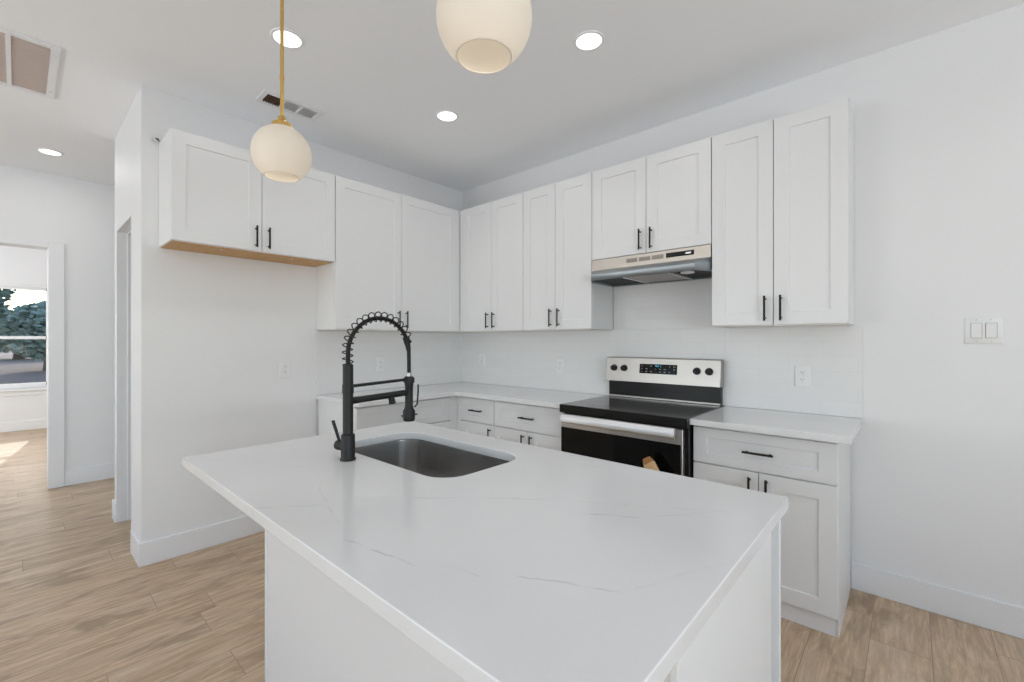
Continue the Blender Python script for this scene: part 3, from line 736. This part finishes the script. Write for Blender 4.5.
# return grille
x0, x1, y0, y1 = -.560, .122, -3.42, -2.778
rt = thing('return_grille', 'large white framed return air grille with tan filter panels in the ceiling', 'vent', ((x0+x1)/2, (y0+y1)/2, H))
hw, hl = (x1-x0)/2, (y1-y0)/2
bm = B(); slab_hole(bm, [(-hw, -hl), (hw, -hl), (hw, hl), (-hw, hl)], [V3(-hw+.034, -hl+.034, 0), V3(hw-.034, -hl+.034, 0), V3(hw-.034, hl-.034, 0), V3(-hw+.034, hl-.034, 0)], -.010, 0)
fr_ = obj('frame', bm, M['trim'], rt, .002)
bm = B(); cyl(bm, (hw-.10, hl-.017, -.0115), (hw-.10, hl-.017, -.009), .006, seg=12); cyl(bm, (-hw+.10, hl-.017, -.0115), (-hw+.10, hl-.017, -.009), .006, seg=12); obj('screw', bm, M['chrome'], fr_)
npan = 4; pl = (2*hl-.068)/npan
for k in range(npan):
    ya = -hl+.034+k*pl
    bm = B(); box(bm, (-hw+.034, ya+.001, -.0035), (hw-.034, ya+pl-.001, -.0005))
    for i in range(26):
        xx = -hw+.034+(2*hw-.068)*(i+.5)/26; box(bm, (xx-.0035, ya+.003, -.0055), (xx+.0035, ya+pl-.003, -.0033))
    obj('filter_panel', bm, M['filter'], rt, label='tan pleated filter panel')
    if k:
        bm = B(); box(bm, (-hw+.034, ya-.009, -.009), (hw-.034, ya+.009, -.0005)); obj('divider_bar', bm, M['trim'], rt)

# pendants
def pendant(label, x, y, zc_, R_):
    r = thing('pendant_light', label, 'pendant lamp', (x, y, H), 0, 'brass and opal globe pendants over the island')
    bm = B(); lathe(bm, [(.0005, -.022), (.030, -.022), (.058, -.016), (.060, -.002), (.060, 0), (.0005, 0)], seg=32, cap=False); obj('canopy', bm, M['brass'], r)
    c = zc_-H
    bm = B(); cyl(bm, (0, 0, -.02), (0, 0, c+R_+.010), .0062, seg=14); cyl(bm, (0, 0, c+R_+.17), (0, 0, c+R_+.185), .0078, seg=14); obj('rod', bm, M['brass'], r)
    bm = B(); lathe(bm, [(.0062, c+R_+.040), (.012, c+R_+.036), (.016, c+R_+.022), (.034, c+R_+.008), (.036, c+R_-.008), (.034, c+R_-.012), (.006, c+R_-.004)], seg=32, cap=False); obj('socket_cap', bm, M['brass'], r)
    t0 = math.asin(.030/R_); t1 = PI-math.asin(.575)
    prof = [(R_*math.sin(t), c+R_*math.cos(t)) for t in [t0+(t1-t0)*i/30 for i in range(31)]]
    sh = obj('globe_shade', lathe(B(), prof, seg=48, cap=False), M['opal'], r, label='cream opal glass globe open below')
    sh.data.set_sharp_from_angle(angle=PI)
    rr_, rz_ = prof[-1]
    bm = B(); n = 48
    loops(bm, [[V3((rr_+.0018*math.cos(q))*math.cos(2*PI*i/n), (rr_+.0018*math.cos(q))*math.sin(2*PI*i/n), rz_+.0018*math.sin(q)) for q in [2*PI*j/8 for j in range(8)]] for i in list(range(n))+[0]], cap=False)
    obj('shade_lip', bm, M['opal'], sh)
    bm = B(); lathe(bm, [(.0005, c-.035), (.014, c-.031), (.021, c-.018), (.022, c-.004), (.016, c+.014), (.012, c+.032), (.012, c+.055)], seg=24); obj('bulb', bm, M['bulb'], r, label='lit warm bulb')
    bm = B(); cyl(bm, (0, 0, c+.052), (0, 0, c+R_-.006), .015, seg=18); obj('bulb_holder', bm, M['brass'], r)
    lp = light('glow', 'POINT', (0, 0, c-.045), (0, 0, 0), .30, (1, .90, .76), shadow_soft_size=.02); lp.parent = r
    return r
pendant('brass rod pendant lamp with whole cream globe left over the sink end', 1.552, -2.278, 1.962, .100)
pendant('cream globe pendant lamp cropped by the top of the photo, nearer over the island', 2.578, -2.265, 1.962, .100)

# ------------------------------------------------------------------ outdoors beyond the far window
bm = B()
prof = [(-6.6, -.60), (-10.5, -.35), (-13.0, .35), (-17.0, .60), (-40.0, .8)]
loops(bm, [[V3(x, y, q) for x, q in prof]+[V3(-40, y, -1.2), V3(-6.6, y, -1.2)] for y in (-30, 30)])
obj('ground', bm, M['grass_soil'], kind='structure')
def ground_z(x):
    for (xa, za), (xb, zb) in zip(prof, prof[1:]):
        if xb <= x <= xa: return za+(zb-za)*(xa-x)/(xa-xb)
    return 0
def tree(label, x, y, h, r, m, nleaf, group='trees beyond the far window'):
    rng = random.Random(int(x*10+y*7))
    t = thing('garden_tree', label, 'tree', (x, y, ground_z(x)), 0, group)
    bm = B(); tube(bm, [V3(0, 0, -.05), V3(.05, .03, h*.3), V3(-.04, .06, h*.6), V3(.02, 0, h*.92)], [.16, .13, .09, .03], 10); obj('trunk', bm, M['bark'], t)
    bm = B()
    for k in range(nleaf):
        d = V3(rng.gauss(0, 1), rng.gauss(0, 1), rng.gauss(0, 1)).normalized()*r*(rng.random()**.4)
        c = V3(d.x, d.y, h*.58+d.z*(h*.44/r)); s = .05+.07*rng.random()
        n_ = V3(rng.gauss(0, 1), rng.gauss(0, 1), rng.gauss(0, 1)+.4).normalized(); u, w_ = frame_of(n_)
        vs_ = [bm.verts.new(c+u*s*a_+w_*s*b_*.6) for a_, b_ in ((-1, 0), (0, -1), (1, 0), (0, 1))]
        bm.faces.new(vs_)
    obj('foliage', bm, m, t, smooth=False)
    return t
tree('dark leafy tree at the left edge of the far window', -13.0, -3.8, 5.2, .9, M['leaf_dark'], 5200)
tree('mid green bushy tree filling the middle of the far window', -14.8, -2.3, 1.9, .95, M['leaf_mid'], 5200)
tree('low dark green tree behind the bushy tree in the far window', -20.5, -2.9, 1.75, 1.7, M['leaf_dark'], 6000)
